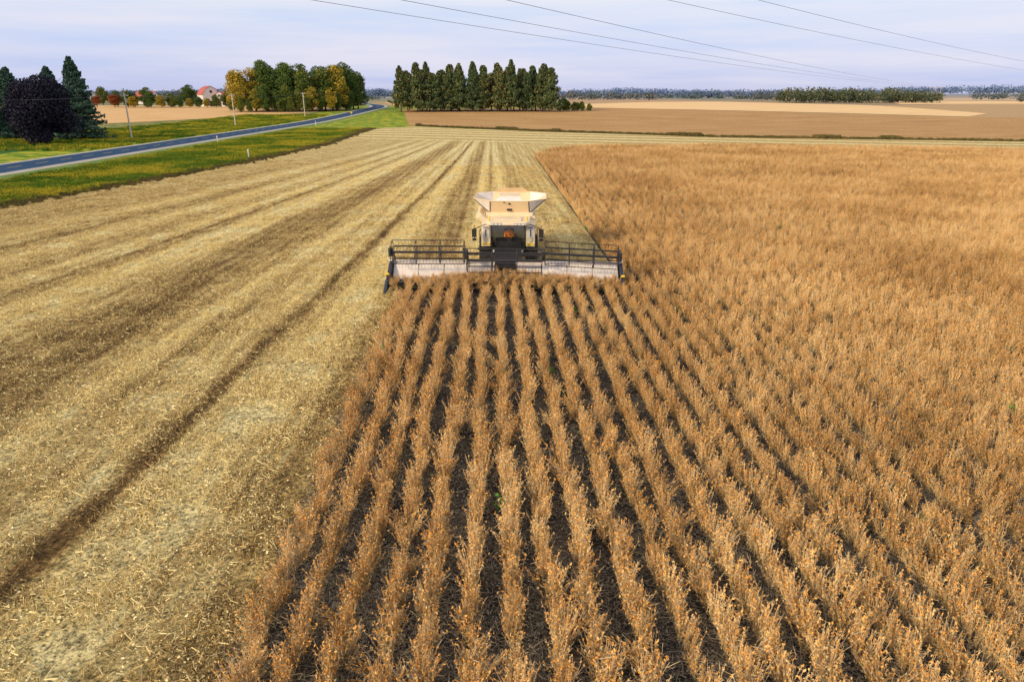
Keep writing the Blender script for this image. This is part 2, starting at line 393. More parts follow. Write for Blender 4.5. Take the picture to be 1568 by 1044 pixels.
# straw
M_straw=m_straw(); strc=bpy.data.collections.new('straw_patches')
for k in range(6):
    n=85; c0=rng.uniform(-.4,.4,(5,2)); kk=rng.integers(0,5,n)
    c=np.column_stack([c0[kk,0]+rng.normal(0,.2,n),c0[kk,1]+rng.normal(0,.2,n),rng.uniform(.005,.08,n)])
    a=rng.uniform(0,6.28,n); L=rng.uniform(.04,.15,n)/2
    d=np.column_stack([np.cos(a)*L,np.sin(a)*L,rng.normal(0,.025,n)])
    S=seg(c-d,c+d,rng.uniform(.008,.018,n))
    n2=20; b0=np.column_stack([rng.normal(0,.04,n2)+rng.choice([-.38,.38],n2),rng.uniform(-.45,.45,n2),np.zeros(n2)])
    S2=seg(b0,b0+np.column_stack([rng.normal(0,.03,n2),rng.normal(0,.03,n2),rng.uniform(.06,.16,n2)]),np.full(n2,.013))
    n3=80; kk=rng.integers(0,5,n3); cc=np.column_stack([c0[kk,0]+rng.normal(0,.18,n3),c0[kk,1]+rng.normal(0,.18,n3),rng.uniform(.01,.08,n3)])
    me=quads_mesh('straw_patch',np.concatenate([S,S2,leaf_quads(cc,.045,up=.6)]),[M_straw])
    strc.objects.link(bpy.data.objects.new('straw_%02d'%k,me))
pts=[];rots=[];scl=[];idx=[]
def left_edge(y): return float(np.interp(y,[-60,20,63,81,110,147,185],[-60,-52,-44.7,-41.3,-37,-34.2,-36]))
for (x0,x1,y0,y1,den) in((-30,-4.4,6,40,2.8),(-46,-4.4,40,75,1.6),(-4.4,6.3,40,100,1.2),(-46,-4.4,75,110,.6)):
    n=int((x1-x0)*(y1-y0)*den)
    for _ in range(n):
        x=random.uniform(x0,x1); y=random.uniform(y0,y1)
        if x<left_edge(y)+.4 or x<-.80*(y*.94+3)-2: continue
        if math.sin(x*1.9+math.sin(y*.7)*1.5)*math.sin(y*1.3+x*.6)<-.6: continue
        pts.append((x,y,.004)); rots.append((0,0,random.choice((0,math.pi))+random.gauss(0,.1))); scl.append(random.uniform(.7,1.5)); idx.append(random.randint(0,5))
scatter('straw_residue',pts,rots,scl,idx,strc)
# grass
M_grass=foliage('verge_grass',(.06,.16,.012),(.19,.31,.025),(.68,.55,.05),.65,.12,patch=.09)
M_dry=foliage('dry_weeds',(.07,.10,.03),(.22,.18,.07),(.36,.24,.10),.2,.1)
def tuft_coll(name,mat,h):
    c=bpy.data.collections.new(name)
    for k in range(4):
        n=70; a=rng.uniform(0,6.28,n); r=rng.uniform(0,.45,n)
        P=np.column_stack([np.cos(a)*r,np.sin(a)*r,np.zeros(n)]); Q=P+np.column_stack([rng.normal(0,.12,n),rng.normal(0,.12,n),rng.uniform(.4,1,n)*h])
        me=quads_mesh(name,seg(P,Q,np.full(n,.05)),[mat]); c.objects.link(bpy.data.objects.new('%s_%02d'%(name,k),me))
    return c
gc=tuft_coll('grass_tuft',M_grass,.34); wc=tuft_coll('weed_tuft',M_dry,.6)
pts=[];rots=[];scl=[];idx=[]
for _ in range(13000):
    y=25+190*random.random()**1.1; x=random.uniform(-57.5,left_edge(y)+.3)
    if y>190: x=random.uniform(-57.5,-38)
    pts.append((x,y,0)); rots.append((0,0,random.uniform(0,6.28))); scl.append(random.uniform(.5,1.3)); idx.append(random.randint(0,3))
for _ in range(5000):
    y=random.uniform(130,330); x=random.uniform(-112,-73); 
    pts.append((x,y,H(x,y))); rots.append((0,0,random.uniform(0,6.28))); scl.append(random.uniform(.7,1.8)); idx.append(random.randint(0,3))
scatter('verge_grass',pts,rots,scl,idx,gc)
pts=[];rots=[];scl=[];idx=[]
P=np.array([(-24,231)]+FB[2:],float)
for a,b_ in zip(P[:-1],P[1:]):
    L=np.linalg.norm(b_-a)
    for _ in range(int(L*8)):
        t=random.random(); q=a+(b_-a)*t; y=q[1]+random.uniform(.2,2.5)
        pts.append((q[0],y,0)); rots.append((0,0,random.uniform(0,6.28))); scl.append(random.uniform(.4,1.1)+ (0.6 if math.sin(q[0]*.17)+math.sin(q[0]*.43)>1.0 else 0)); idx.append(random.randint(0,3))
for _ in range(2600):
    y=random.uniform(25,215); x=left_edge(min(y,185))+random.gauss(.2,.8)
    pts.append((x,y,0)); rots.append((0,0,random.uniform(0,6.28))); scl.append(random.uniform(.25,.7)); idx.append(random.randint(0,3))
scatter('field_edge_weeds',pts,rots,scl,idx,wc)
# ------------------------------------------------------------ trees
M_bark=m_patch('bark',[(0.3,(.07,.05,.04)),(0.7,(.18,.14,.10))],2,2,0,8)
def wood(mb,h,r,crown,n=7,m=0):
    k=5; pv=Vector((0,0,-.2)); rr=r
    for i in range(k):
        q=Vector((random.gauss(0,.012*h),random.gauss(0,.012*h),h*.85*(i+1)/k)); r2=r*(1-.85*(i+1)/k)
        mb.tube(pv,q,rr,7,m,r2,False); pv,rr=q,r2
    for i in range(n):
        z=h*random.uniform(.22,.65); a=random.uniform(0,6.28); L=crown*random.uniform(.5,.9)
        p=Vector((0,0,z)); q=p+Vector((math.cos(a)*L*.6,math.sin(a)*L*.6,L*.45)); q2=q+Vector((math.cos(a)*L*.4,math.sin(a)*L*.4,L*.35))
        mb.tube(p,q,r*.35,5,m,r*.2,False); mb.tube(q,q2,r*.2,5,m,r*.06,False)
def decid_mesh(name,h,w,leafm,n=7000,ls=.5,low=.18,K=30):
    random.seed(int(h*100+w*37+n)); mb=MB(); wood(mb,h,h*.018+.08,w)
    C=[];Rr=[]
    for i in range(K):
        while True:
            v=rng.uniform(-1,1,3)
            if .2<np.linalg.norm(v)<.88: break
        zc=h*(low+(1-low)*.5); c=np.array([v[0]*w*.85,v[1]*w*.85,zc+v[2]*h*(1-low)*.46])
        taper=1-.35*max(0,v[2]); c[:2]*=taper; C.append(c); Rr.append(w*rng.uniform(.26,.46))
    C=np.array(C);Rr=np.array(Rr)
    k=rng.integers(0,K,n); d=rng.normal(size=(n,3)); d/=np.linalg.norm(d,axis=1)[:,None]
    P=C[k]+d*(Rr[k]*rng.uniform(.45,1.08,n)**.6)[:,None]*np.array([1,1,.8])
    P[:,2]=np.maximum(P[:,2],.2)
    L=leaf_quads(P,ls)
    nv=len(mb.v); me=bpy.data.meshes.new(name)
    V=mb.v+[tuple(v) for v in L]; F=mb.f+[tuple(nv+4*i+j for j in range(4)) for i in range(n)]
    me.from_pydata(V,[],F); me.materials.append(M_bark); me.materials.append(leafm)
    me.polygons.foreach_set('material_index',[0]*len(mb.f)+[1]*n); return me
def conifer_mesh(name,h,w,leafm,n_br=150,per=60,ls=.3,low=.06,power=.85,droop=.25,irr=.25,side_k=.10,tuft=0.0):
    mb=MB(); mb.tube((0,0,-.2),(0,0,h*.6),h*.014+.08,8,0,h*.008,False); mb.tube((0,0,h*.6),(0,0,h),h*.008,6,0,.02,False)
    PP=[]
    for i in range(n_br):
        t=low+(1-low)*(i+rng.random())/n_br; z=h*t; a=rng.uniform(0,6.28)
        L=w*((1-t)/(1-low))**power*rng.uniform(1-irr,1+irr*.4)+.25
        dirv=np.array([math.cos(a),math.sin(a)])
        u=rng.uniform(.12,1,per)**.7; side=rng.normal(0,side_k,per)*L*(1.2-u*.6); 
        if tuft: u=1-(1-u)*.7
        zz=z-droop*L*u+.12*L*u*u*2+rng.normal(0,.10+tuft,per)-np.abs(rng.normal(0,.18,per))
        X=dirv[0]*L*u-dirv[1]*side; Y=dirv[1]*L*u+dirv[0]*side
        PP.append(np.column_stack([X,Y,np.minimum(zz,h+.1)]))
        q=(dirv[0]*L*.9,dirv[1]*L*.9,z-droop*L*.7)
        if i%2==0: mb.tube((0,0,z),q,.05,4,0,.015,False)
    P=np.concatenate(PP); n=len(P); L=leaf_quads(P,ls,aspect=1.3)
    nv=len(mb.v); me=bpy.data.meshes.new(name)
    V=mb.v+[tuple(v) for v in L]; F=mb.f+[tuple(nv+4*i+j for j in range(4)) for i in range(n)]
    me.from_pydata(V,[],F); me.materials.append(M_bark); me.materials.append(leafm)
    me.polygons.foreach_set('material_index',[0]*len(mb.f)+[1]*n); return me
G1=foliage('leaf_green',(.04,.085,.018),(.14,.20,.04),(.42,.35,.05),.07)
G2=foliage('leaf_turning',(.09,.13,.02),(.33,.30,.04),(.62,.42,.05),.3)
G3=foliage('leaf_yellow',(.24,.20,.02),(.68,.47,.05),(.18,.20,.03),.24)
GP=foliage('leaf_dark_purple',(.010,.012,.024),(.032,.028,.055),None)
GS=foliage('spruce_needles',(.028,.070,.050),(.10,.18,.125),None,nscale=.8)
GW=foliage('pine_needles',(.040,.078,.032),(.15,.205,.08),(.36,.27,.09),.14)
GR=foliage('leaf_red',(.20,.05,.02),(.42,.14,.04),None)
def put(name,me,x,y,s=1,sz=None,rz=None):
    o=obj(name,me); o.location=(x,y,H(x,y)-.05); o.scale=(s,s,sz or s); o.rotation_euler=(0,0,random.uniform(0,6.28) if rz is None else rz); return o
put('purple_maple_tree',decid_mesh('maple',14.0,6.6,GP,34000,.44,.0,54),-89.5,146)
sp=conifer_mesh('spruce',17.2,5.2,GS,330,95,.38,side_k=.16,power=.75,irr=.38)
sp2=conifer_mesh('spruce_b',15.7,5.0,GS,300,95,.40,side_k=.17,power=.68,irr=.42)
put('spruce_tree',sp,-90.6,161); put('spruce_tree',sp2,-103,173,1.0); put('spruce_tree',sp2,-106.5,164,.97); put('spruce_tree',sp,-122,178,.8)
dm=[decid_mesh('tree_a',22,7.2,G1,12000,.72,.0,40),decid_mesh('tree_b',24,7.6,G1,12000,.72,.0,40),decid_mesh('tree_c',21,6.8,G2,11000,.7,.0,36),decid_mesh('tree_d',20,6.8,G3,11000,.7,.0,36)]
put('deciduous_tree',dm[0],-113,160,.6); put('deciduous_tree',dm[0],-117,156,.55); put('deciduous_tree',dm[2],-121,166,.5); put('deciduous_tree',dm[0],-128,172,.6)
grove=[(-126,366,3,1.05),(-120,372,3,1.10),(-124,360,3,.72),(-117,380,1,1.05),(-113,368,0,1.08),(-107,378,1,1.0),(-103,368,0,1.02),(-97,376,1,.97),(-94,368,0,.92),(-89,380,3,.98),(-85,372,0,.98),(-84,385,1,.95),(-80,376,2,1.12),(-77,386,0,1.08),(-74.5,392,0,.92),(-73,398,0,.88),(-101,360,0,.6),(-111,358,0,.6),(-89,362,2,.6),(-81,366,3,.55),(-116,358,2,.55),(-76,380,0,.6),(-106,360,0,.5),(-95,360,0,.5),(-122,356,0,.35),(-85,364,0,.45),
 (-128,362,0,.4),(-118,356,0,.3),(-98,357,0,.35),(-91,358,0,.35),(-78,370,0,.4),(-74,378,0,.45),(-109,392,1,1.0),(-92,392,0,1.0),(-120,388,1,.95),(-103,356,0,.3)]
for x,y,k,s in grove: put('deciduous_tree',dm[k],x,y,s)
pm=[conifer_mesh('pine_a',22,5.8,GW,125,90,.72,.14,.55,.0,.6,.22,.3),conifer_mesh('pine_b',21,5.4,GW,110,90,.72,.08,.5,-.05,.65,.24,.35),conifer_mesh('pine_c',23,5.3,GW,115,90,.72,.12,.62,.02,.62,.22,.3)]
random.seed(3)
for r,(yy0,n) in enumerate(((360,12),(369,15),(379,14))):
    for i in range(n):
        x=-43.5+74*(i+.5*(r%2)*.6)/(n-1)*.985+random.uniform(-2.0,2.0); x=min(x,31)
        put('pine_tree',random.choice(pm),x,yy0+random.uniform(-3,3),random.uniform(.82,1.0),random.uniform(.78,1.07))
for x,y,s in((35,364,.30),(38.5,366,.27),(42,365,.24),(46,366,.25),(37,369,.33),(44,370,.22),(50,366,.2)): put('shrub',dm[0],x,y,s*1.2,s*.9)
# hedge around farmstead
redm=decid_mesh('tree_r',20,7,GR,6000,.9)
for x,y,k,s in((-218,425,4,.4),(-212,428,0,.42),(-207,424,3,.34),(-203,432,1,.48),(-197,424,0,.42),(-190,422,2,.36),(-184,424,0,.32),(-179,420,0,.30),(-174,422,2,.27),(-169,423,0,.28),(-164,422,3,.28),(-159,423,0,.33),(-155,430,0,.42),(-151,425,2,.35),(-224,440,0,.42),(-231,430,4,.36),(-146,428,0,.40),(-141,432,1,.42),(-137,436,0,.45),(-194,470,1,.55),(-158,474,0,.55),(-187,428,0,.36),(-200,428,0,.36),(-210,432,0,.38),(-148,432,0,.42)):
    m=dm[k] if k<4 else redm
    put('deciduous_tree' if k<4 else 'red_maple_tree',m,x,y,s*1.35,s)
put('deciduous_tree',dm[0],-264,500,.66,.55)
# tree masses (distant)
def mass(name,spots,mat,q=60,qs=2.2):
    PP=[]
    for x,y,w,h in spots:
        d=rng.normal(size=(q,3)); d/=np.linalg.norm(d,axis=1)[:,None]; d*=rng.uniform(.3,1.0,(q,1))
        PP.append(np.array([x,y,H(x,y)+h*.5])+d*np.array([w*.5,w*.5,h*.52]))
    P=np.concatenate(PP); obj(name,quads_mesh(name,leaf_quads(P,qs),[mat]))
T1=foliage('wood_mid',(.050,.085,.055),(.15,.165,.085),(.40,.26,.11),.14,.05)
T2=foliage('wood_far',(.08,.125,.15),(.14,.185,.19),(.28,.22,.17),.14,.02)  # leaf colour carries a bluish tint standing in for distance haze
T3=foliage('hazy_wood_horizon',(.12,.18,.29),(.17,.23,.34),(.30,.26,.26),.10)  # bluer and paler leaves: haze put into the base colour
T4=foliage('hazy_wood_skyline',(.18,.26,.43),(.21,.30,.47),None)  # skyline trees coloured haze blue, aerial perspective is painted in
sp_=[]
for i in range(95):
    t=random.random(); x=256+132*t; y=612+random.uniform(0,45); sp_.append((x,y,random.uniform(9,16),random.uniform(9,14.0)*(1 if t<.85 else .8)))
mass('woodland',sp_,T1,150,1.6)
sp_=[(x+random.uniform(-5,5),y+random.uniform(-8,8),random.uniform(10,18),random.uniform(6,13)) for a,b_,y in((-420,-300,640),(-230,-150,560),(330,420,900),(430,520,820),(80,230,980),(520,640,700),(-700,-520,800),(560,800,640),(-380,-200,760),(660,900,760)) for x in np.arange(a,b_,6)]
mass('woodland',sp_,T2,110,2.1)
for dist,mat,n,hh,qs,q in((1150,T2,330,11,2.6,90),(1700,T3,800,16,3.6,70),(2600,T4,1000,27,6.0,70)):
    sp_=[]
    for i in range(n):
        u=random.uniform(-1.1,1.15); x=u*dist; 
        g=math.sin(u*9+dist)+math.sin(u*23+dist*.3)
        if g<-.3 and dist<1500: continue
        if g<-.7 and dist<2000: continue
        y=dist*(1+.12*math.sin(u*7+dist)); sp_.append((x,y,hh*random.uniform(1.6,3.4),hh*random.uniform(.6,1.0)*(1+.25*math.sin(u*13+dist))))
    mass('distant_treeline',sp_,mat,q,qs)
# ------------------------------------------------------------ farm buildings
M_wall=paint('white_siding',(.78,.76,.72),.7,dirt=.2,scale=.6); M_roof=paint('red_roof',(.48,.10,.08),.6,dirt=.3,scale=.5); M_dark=paint('dark_opening',(.03,.03,.035),.4); M_silo=paint('silo_metal',(.55,.57,.6),.35,.6)
def barn(name,x,y,w,d,h,rh,rz,roofm=M_roof):
    e=bpy.data.objects.new(name,None); COL.objects.link(e); e.location=(x,y,H(x,y)); e.rotation_euler=(0,0,rz)
    mb=MB(); mb.prism([(-w/2,-d/2,0),(w/2,-d/2,0),(w/2,-d/2,h),(w*.28,-d/2,h+rh*.7),(0,-d/2,h+rh),(-w*.28,-d/2,h+rh*.7),(-w/2,-d/2,h)],(0,d,0)); mb.build('walls',[M_wall],e)
    pr=[(-w/2-.4,h-.2),(-w*.28,h+rh*.7+.06),(0,h+rh+.08),(w*.28,h+rh*.7+.06),(w/2+.4,h-.2)]; mb=MB()
    for (a,za),(b_,zb) in zip(pr[:-1],pr[1:]):
        mb.prism([(a,-d/2-.4,za),(b_,-d/2-.4,zb),(b_,-d/2-.4,zb+.15),(a,-d/2-.4,za+.15)],(0,d+.8,0))
    mb.build('roof',[roofm],e)
    mb=MB(); mb.box((0,-d/2-.03,1.6),(w*.3,.1,3.2)); mb.box((0,-d/2-.03,h+rh*.35),(1.4,.1,1.4))
    for i in range(4): mb.box((-w/2-.03,-d/2+d*(i+.5)/4,h*.55),(.1,.9,1.1)); mb.box((w/2+.03,-d/2+d*(i+.5)/4,h*.55),(.1,.9,1.1))
    mb.build('doors_and_windows',[M_dark],e)
barn('barn',-174,452,10,13,6.8,4.8,R(35)); barn('farmhouse',-164,448,6.5,8,5.2,3.0,R(-10)); barn('barn',395,930,14,20,5,4,R(40)); barn('barn',430,900,12,24,4,3,R(80)); barn('farmhouse',-262,560,8,14,5,4,R(80)); barn('barn',-330,600,10,16,5,4,R(60))
mb=MB(); mb.tube((0,0,0),(0,0,12),2.4,20); mb.tube((0,0,12),(0,0,13.5),2.4,20,0,.4); o=mb.build('grain_silo',[M_silo]); o.location=(412,915,H(412,915))
# ------------------------------------------------------------ poles and wires
M_wood=paint('pole_wood',(.62,.56,.48),.8); M_wire=paint('wire',(.17,.18,.22),.5); M_ins=paint('insulator',(.5,.5,.5),.3)
pp=[]
for i,y in enumerate((96,166,236,306,376,446)):
    x=-83.5+ (i%2)*.8+ (4 if i>2 else 0); mb=MB(); mb.tube((0,0,-.3),(0,0,10),.20,8,0,.13); mb.box((0,0,9.4),(1.9,.12,.14)); 
    for dx in(-.85,0.25,.85): mb.tube((dx,0,9.47),(dx,0,9.75),.05,6,1)
    mb.tube((.25,-.25,8.0),(.25,-.25,8.8),.2,10,1)
    o=mb.build('utility_pole',[M_wood,M_ins]); o.location=(x,y,H(x,y)); pp.append((x,y,H(x,y)))
mb=MB()
for a,b_ in zip(pp[:-1],pp[1:]):
    for dx in(-.85,.85):
        prev=None
        for i in range(13):
            t=i/12; q=Vector(a)*(1-t)+Vector(b_)*t+Vector((dx,0,9.75-1.1*4*t*(1-t)))
            if prev: mb.tube(prev,q,.012,4,0,None,False)
            prev=q
mb.build('roadside_wire',[M_wire])
def line(nx_,nz,fx,fz):
    mb=MB(); prev=None
    for i in range(90):
        t=-.03+1.03*(i/89)**2; k=1.0*math.exp(-max(t,-.05)/.07)
        q=Vector((nx_[0]+(fx[0]-nx_[0])*t,nx_[1]+(fx[1]-nx_[1])*t,nz+(fz-nz)*t + k-1.0*(1-t)))
        if prev: mb.tube(prev,q,.013+.008*min(1,max(t,0)*5),5,0,None,False)
        prev=q
    mb.build('power_line',[M_wire],smooth=True)
line((-8.8,38.8),14.0,(574,930),17); line((-4.2,38.8),14.0,(580,930),17); line((1.2,38.8),14.0,(586,930),17)
line((12.9,50.5),15.3,(640,730),20); line((19,50.5),15.3,(655,730),24)
mb=MB()
for dx in(-5,5): mb.tube((dx,0,-.5),(dx,0,18.5),.3,8,0,.2)
mb.box((0,0,17.2),(17,.3,.35)); o=mb.build('transmission_pole',[M_wood]); o.location=(580,930,H(580,930)-1.5)
for x,y in((-38.2,112),(-57.2,150),(-57.2,235)):
    mb=MB(); mb.tube((0,0,0),(0,0,1.5),.085,8); mb.box((0,-.10,1.3),(.20,.02,.3)); o=mb.build('marker_post',[M_wht]); o.location=(x,y,H(x,y))
mb=MB(); mb.tube((0,0,0),(0,0,2.2),.04,8,1); mb.box((0,-.06,2.1),(.75,.03,.75),0,('Y',R(45))); o=mb.build('road_sign',[M_yel,M_silo]); o.location=(-58,300,H(-58,300))
# ------------------------------------------------------------ combine harvester
CR=paint('cream_paint',(.88,.74,.50),.4,dirt=.35,scale=1.6); WH=paint('header_white',(.88,.82,.76),.5,dirt=.45,scale=2.5); BK=paint('black_steel',(.022,.023,.028),.45,dirt=.3); GY=paint('grey_steel',(.22,.22,.22),.5,.3); YL=paint('yellow_mark',(.85,.60,.03),.5,dirt=.1); RD=paint('red_mark',(.65,.03,.02),.5,dirt=.1)
RB=paint('tyre_rubber',(.03,.028,.026),.85,dirt=.6); LB=paint('lamp_lens',(.8,.8,.78),.15,dirt=0); OR=paint('orange_vest',(.98,.28,.03),.7,dirt=.1); SK=paint('skin',(.45,.27,.18),.6,dirt=0); CAN=paint('tank_cover',(.86,.68,.43),.6,dirt=.3,scale=1.2); NAV=paint('dark_blue_steel',(.02,.035,.07),.4)
gm,nt,b=new_mat('cab_glass'); tr=N(nt,'ShaderNodeBsdfTransparent'); gl=N(nt,'ShaderNodeBsdfGlossy'); gl.inputs['Roughness'].default_value=.04
tr.inputs[0].default_value=(.84,.87,.85,1); mx=N(nt,'ShaderNodeMixShader'); mx.inputs[0].default_value=.08; nt.links.new(tr.outputs[0],mx.inputs[1]); nt.links.new(gl.outputs[0],mx.inputs[2]); nt.links.new(mx.outputs[0],nt.nodes['Material Output'].inputs[0])
E=bpy.data.objects.new('combine_harvester',None); COL.objects.link(E); E.location=(.95,39.0,0); E.rotation_euler=(0,0,R(-4.0))
W=5.85
mb=MB()
for sgn in(-1,1):
    xa,xb=(.55*sgn,W*sgn)
    for i in range(4):
        a=xa+(xb-xa)*i/4+.02*sgn; c=xa+(xb-xa)*(i+1)/4-.02*sgn
        mb.prism([(a,-4.75,.50),(c,-4.75,.50),(c,-4.2,1.20),(a,-4.2,1.20)],(0,.04,.03),0)
    mb.box(((xa+xb)/2,-4.10,1.27),(abs(xb-xa),.20,.14),0)
mb.build('header_back_sheet',[WH],E,.01)
mb=MB()
mb.box((0,-4.0,1.12),(2*W,.16,.2),0); mb.box((0,-3.95,.55),(2*W,.18,.2),0); mb.box((0,-5.0,.36),(2*W,.7,.08),0); mb.box((0,-5.38,.34),(2*W+.1,.10,.06),0)
for i in range(150): 
    x=-W+.04+2*(W-.04)*i/149; mb.prism([(x-.025,-5.42,.33),(x+.025,-5.42,.33),(x,-5.56,.33)],(0,0,.03),0)
for x in(-W,-2.1,-.6,.6,2.1,W): mb.box((x,-4.0,.85),(.1,.14,.9),0)
mb.build('cutter_bar_frame',[BK],E,.01)
mb=MB()
for sgn in(-1,1):
    for i in range(24):
        x=sgn*(.75+(W-.9)*i/23); mb.box((x,-4.95,.47),(.03,.62,.03),1)
    mb.box((sgn*(W+.6)/2,-4.95,.43),(W-.7,.66,.05),0)
mb.box((0,-4.7,.45),(1.2,.9,.06),0)
mb.build('draper_belt',[BK,GY],E)
for sgn in(-1,1):
    mb=MB(); x=sgn*(W+.06)
    mb.prism([(x,-3.85,.25),(x,-5.5,.18),(x,-6.2,.12),(x,-5.7,.55),(x,-5.0,.9),(x,-4.3,1.35),(x,-3.85,1.35)],(sgn*.14,0,0),0)
    mb.tube((x+sgn*.07,-6.15,.14),(x+sgn*.07,-5.2,.85),.04,6,0)
    mb.box((x+sgn*.16,-4.6,.85),(.03,.45,.25),1); mb.box((x+sgn*.07,-5.25,.86),(.17,.3,.10),1,('X',R(-32)))
    mb.box((x+sgn*.07,-4.35,1.42),(.17,.16,.10),2)
    mb.build('crop_divider',[NAV,YL,WH],E,.012)
def reel(x0,x1,z,y,rad,rollz=0.0):
    mb=MB(); mb.tube((x0,y,z),(x1,y,z+rollz),.065,10,0)
    nb=6; n=int((x1-x0)/.16)
    for k in range(nb):
        a=2*math.pi*k/nb+.35; dy,dz=math.cos(a)*rad,math.sin(a)*rad
        mb.tube((x0,y+dy,z+dz),(x1,y+dy,z+dz+rollz),.022,6,0)
        for i in range(n+1):
            t=i/n; x=x0+(x1-x0)*t; zz=z+dz+rollz*t; mb.tube((x,y+dy,zz),(x,y+dy-.05,zz-.24),.006,4,0,None,False)
    m=max(2,int(round((x1-x0)/1.35)))
    for j in range(m+1):
        t=j/m; x=x0+(x1-x0)*t; zz=z+rollz*t
        for k in range(nb):
            a=2*math.pi*k/nb+.35; a2=2*math.pi*(k+1)/nb+.35
            p=(x,y+math.cos(a)*rad,zz+math.sin(a)*rad); q=(x,y+math.cos(a2)*rad,zz+math.sin(a2)*rad)
            mb.tube((x,y,zz),p,.018,5,0); 
            mb.tube(p,q,.015,5,0)
    return mb
for (x0,x1,z,rz_) in((-W+.12,-2.05,1.98,.02),(-1.9,1.9,1.58,0),(2.05,W-.12,1.98,-.18)):
    reel(x0,x1,z,-5.0,.60,rz_).build('reel',[BK],E)
mb=MB()
for x,z in((-W+.02,1.98),(-1.97,1.85),(1.97,1.85),(W-.02,1.82)):
    mb.prism([(x-.05,-3.95,1.25),(x-.05,-3.95,1.50),(x-.05,-4.6,2.12),(x-.05,-5.25,z+.10),(x-.05,-5.25,z-.10),(x-.05,-4.6,1.90)],(.10,0,0),0)
    mb.tube((x+.09,-4.05,1.1),(x+.09,-4.9,1.85),.035,6,1)
    mb.box((x,-4.95,z),(.16,.32,.42),0)
mb.tube((-1.97,-4.35,1.82),(1.97,-4.35,1.82),.04,8,0); mb.tube((-W,-4.4,1.5),(W,-4.4,1.5),.025,6,0)
mb.build('reel_arms',[BK,GY],E,.01)
mb=MB()
mb.prism([(-.75,-3.9,.45),(-.75,-3.9,1.1),(-.75,-1.3,1.40),(-.75,-1.3,.85)],(1.5,0,0),1)
mb.box((0,0,.95),(2.6,.45,.45),1); mb.box((0,2.2,1.3),(1.5,6.6,.9),1)
mb.build('feeder_house',[CR,BK],E,.02)
for sgn in(-1,1):
    for (yy_,r,w,xx) in((0,.98,.72,1.30),(4.3,.66,.5,1.25)):
        mb=MB(); c=(sgn*xx,yy_,r)
        mb.lathe_x(c,[(-w/2,r*.52),(-w/2,r*.86),(-w*.40,r*.95),(0,r*.97),(w*.40,r*.95),(w/2,r*.86),(w/2,r*.52)],32,0)
        mb.lathe_x(c,[(-w*.3,.02),(-w*.3,r*.3),(-w*.42,r*.5),(-w*.46,r*.53)],24,1); mb.lathe_x(c,[(w*.3,.02),(w*.3,r*.3),(w*.42,r*.5),(w*.46,r*.53)],24,1)
        for i in range(22):
            a=2*math.pi*i/22
            for s2 in(-1,1):
                M=Matrix.Rotation(a+ (.14 if s2>0 else 0),3,'X'); d=M@Vector((0,0,r*.965))
                vs=[M@(Matrix.Rotation(s2*.5,3,'Z')@Vector((p*w*.25,q*.045,e*.035))) for p in(-1,1) for q in(-1,1) for e in(-1,1)]
                vs=[v+d+Vector(c)+Vector((s2*w*.23,0,0)) for v in vs]
                mb.add(vs,[(0,1,3,2),(4,6,7,5),(0,4,5,1),(2,3,7,6),(0,2,6,4),(1,5,7,3)],0)
        mb.build('wheel',[RB,CR],E)
mb=MB()
mb.prism([(-1.48,.75,1.35),(-1.48,6.2,1.35),(-1.48,6.7,2.1),(-1.48,6.2,2.85),(-1.48,.75,2.9)],(2.96,0,0),0)
mb.box((0,.45,2.2),(2.4,.7,1.4),0)
for sgn in(-1,1):
    mb.box((sgn*1.25,-.45,2.12),(.50,1.2,1.26),0); mb.box((sgn*1.25,-1.065,2.32),(.38,.03,.7),3)
    mb.box((sgn*1.25,-1.085,2.55),(.28,.02,.05),1); mb.box((sgn*1.25,-1.085,2.25),(.05,.02,.45),1)
    mb.box((sgn*1.25,-1.07,1.62),(.42,.06,.10),2)
mb.build('body_panels',[CR,BK,YL,WH],E,.035)
cabf=[(-.86,-1.15,1.36),(.86,-1.15,1.36),(.92,-1.45,2.1),(.90,-1.40,2.70),(-.90,-1.40,2.70),(-.92,-1.45,2.1)]
mb=MB()
mb.box((0,-.50,1.30),(1.86,1.4,.12),0); mb.box((0,.22,2.0),(1.8,.06,1.4),0)
for sgn in(-1,1):
    for a,c in(((.88,-1.17,1.36),(.94,-1.46,2.1)),((.94,-1.46,2.1),(.92,-1.41,2.72)),((.93,.18,1.4),(.93,.18,2.72)),((.9,-1.17,1.36),(.93,.18,1.36))):
        mb.tube((sgn*a[0],a[1],a[2]),(sgn*c[0],c[1],c[2]),.035,8,0)
mb.tube((-.88,-1.17,1.36),(.88,-1.17,1.36),.045,8,0)
mb.box((0,-1.24,1.26),(1.7,.10,.12),1); mb.box((.0,-1.30,1.26),(.8,.02,.08),2)
mb.tube((-.15,-1.50,1.6),(.45,-1.48,2.3),.015,5,0); 
mb.build('cab_frame',[BK,WH,RD],E)
mb=MB(); mb.add(cabf,[(0,1,2,5),(5,2,3,4)],0)
for sgn in(-1,1): mb.add([(sgn*.9,-1.15,1.38),(sgn*.93,.18,1.38),(sgn*.93,.18,2.70),(sgn*.91,-1.40,2.70),(sgn*.93,-1.44,2.1)],[(0,1,2,3,4)],0)
mb.build('cab_glass',[gm],E)
mb=MB(); mb.prism([(-1.0,-1.62,2.76),(1.0,-1.62,2.76),(1.22,-1.3,2.76),(1.22,.35,2.76),(-1.22,.35,2.76),(-1.22,-1.3,2.76)],(0,.03,.17),0)
mb.box((0,-.55,2.96),(1.5,1.3,.06),0)
mb.build('cab_roof',[CR],E,.05)
mb=MB()
for x in(-.85,-.64,-.43,.43,.64,.85): mb.box((x,-1.62,2.83),(.15,.06,.09),1); mb.box((x,-1.57,2.83),(.18,.08,.12),0)
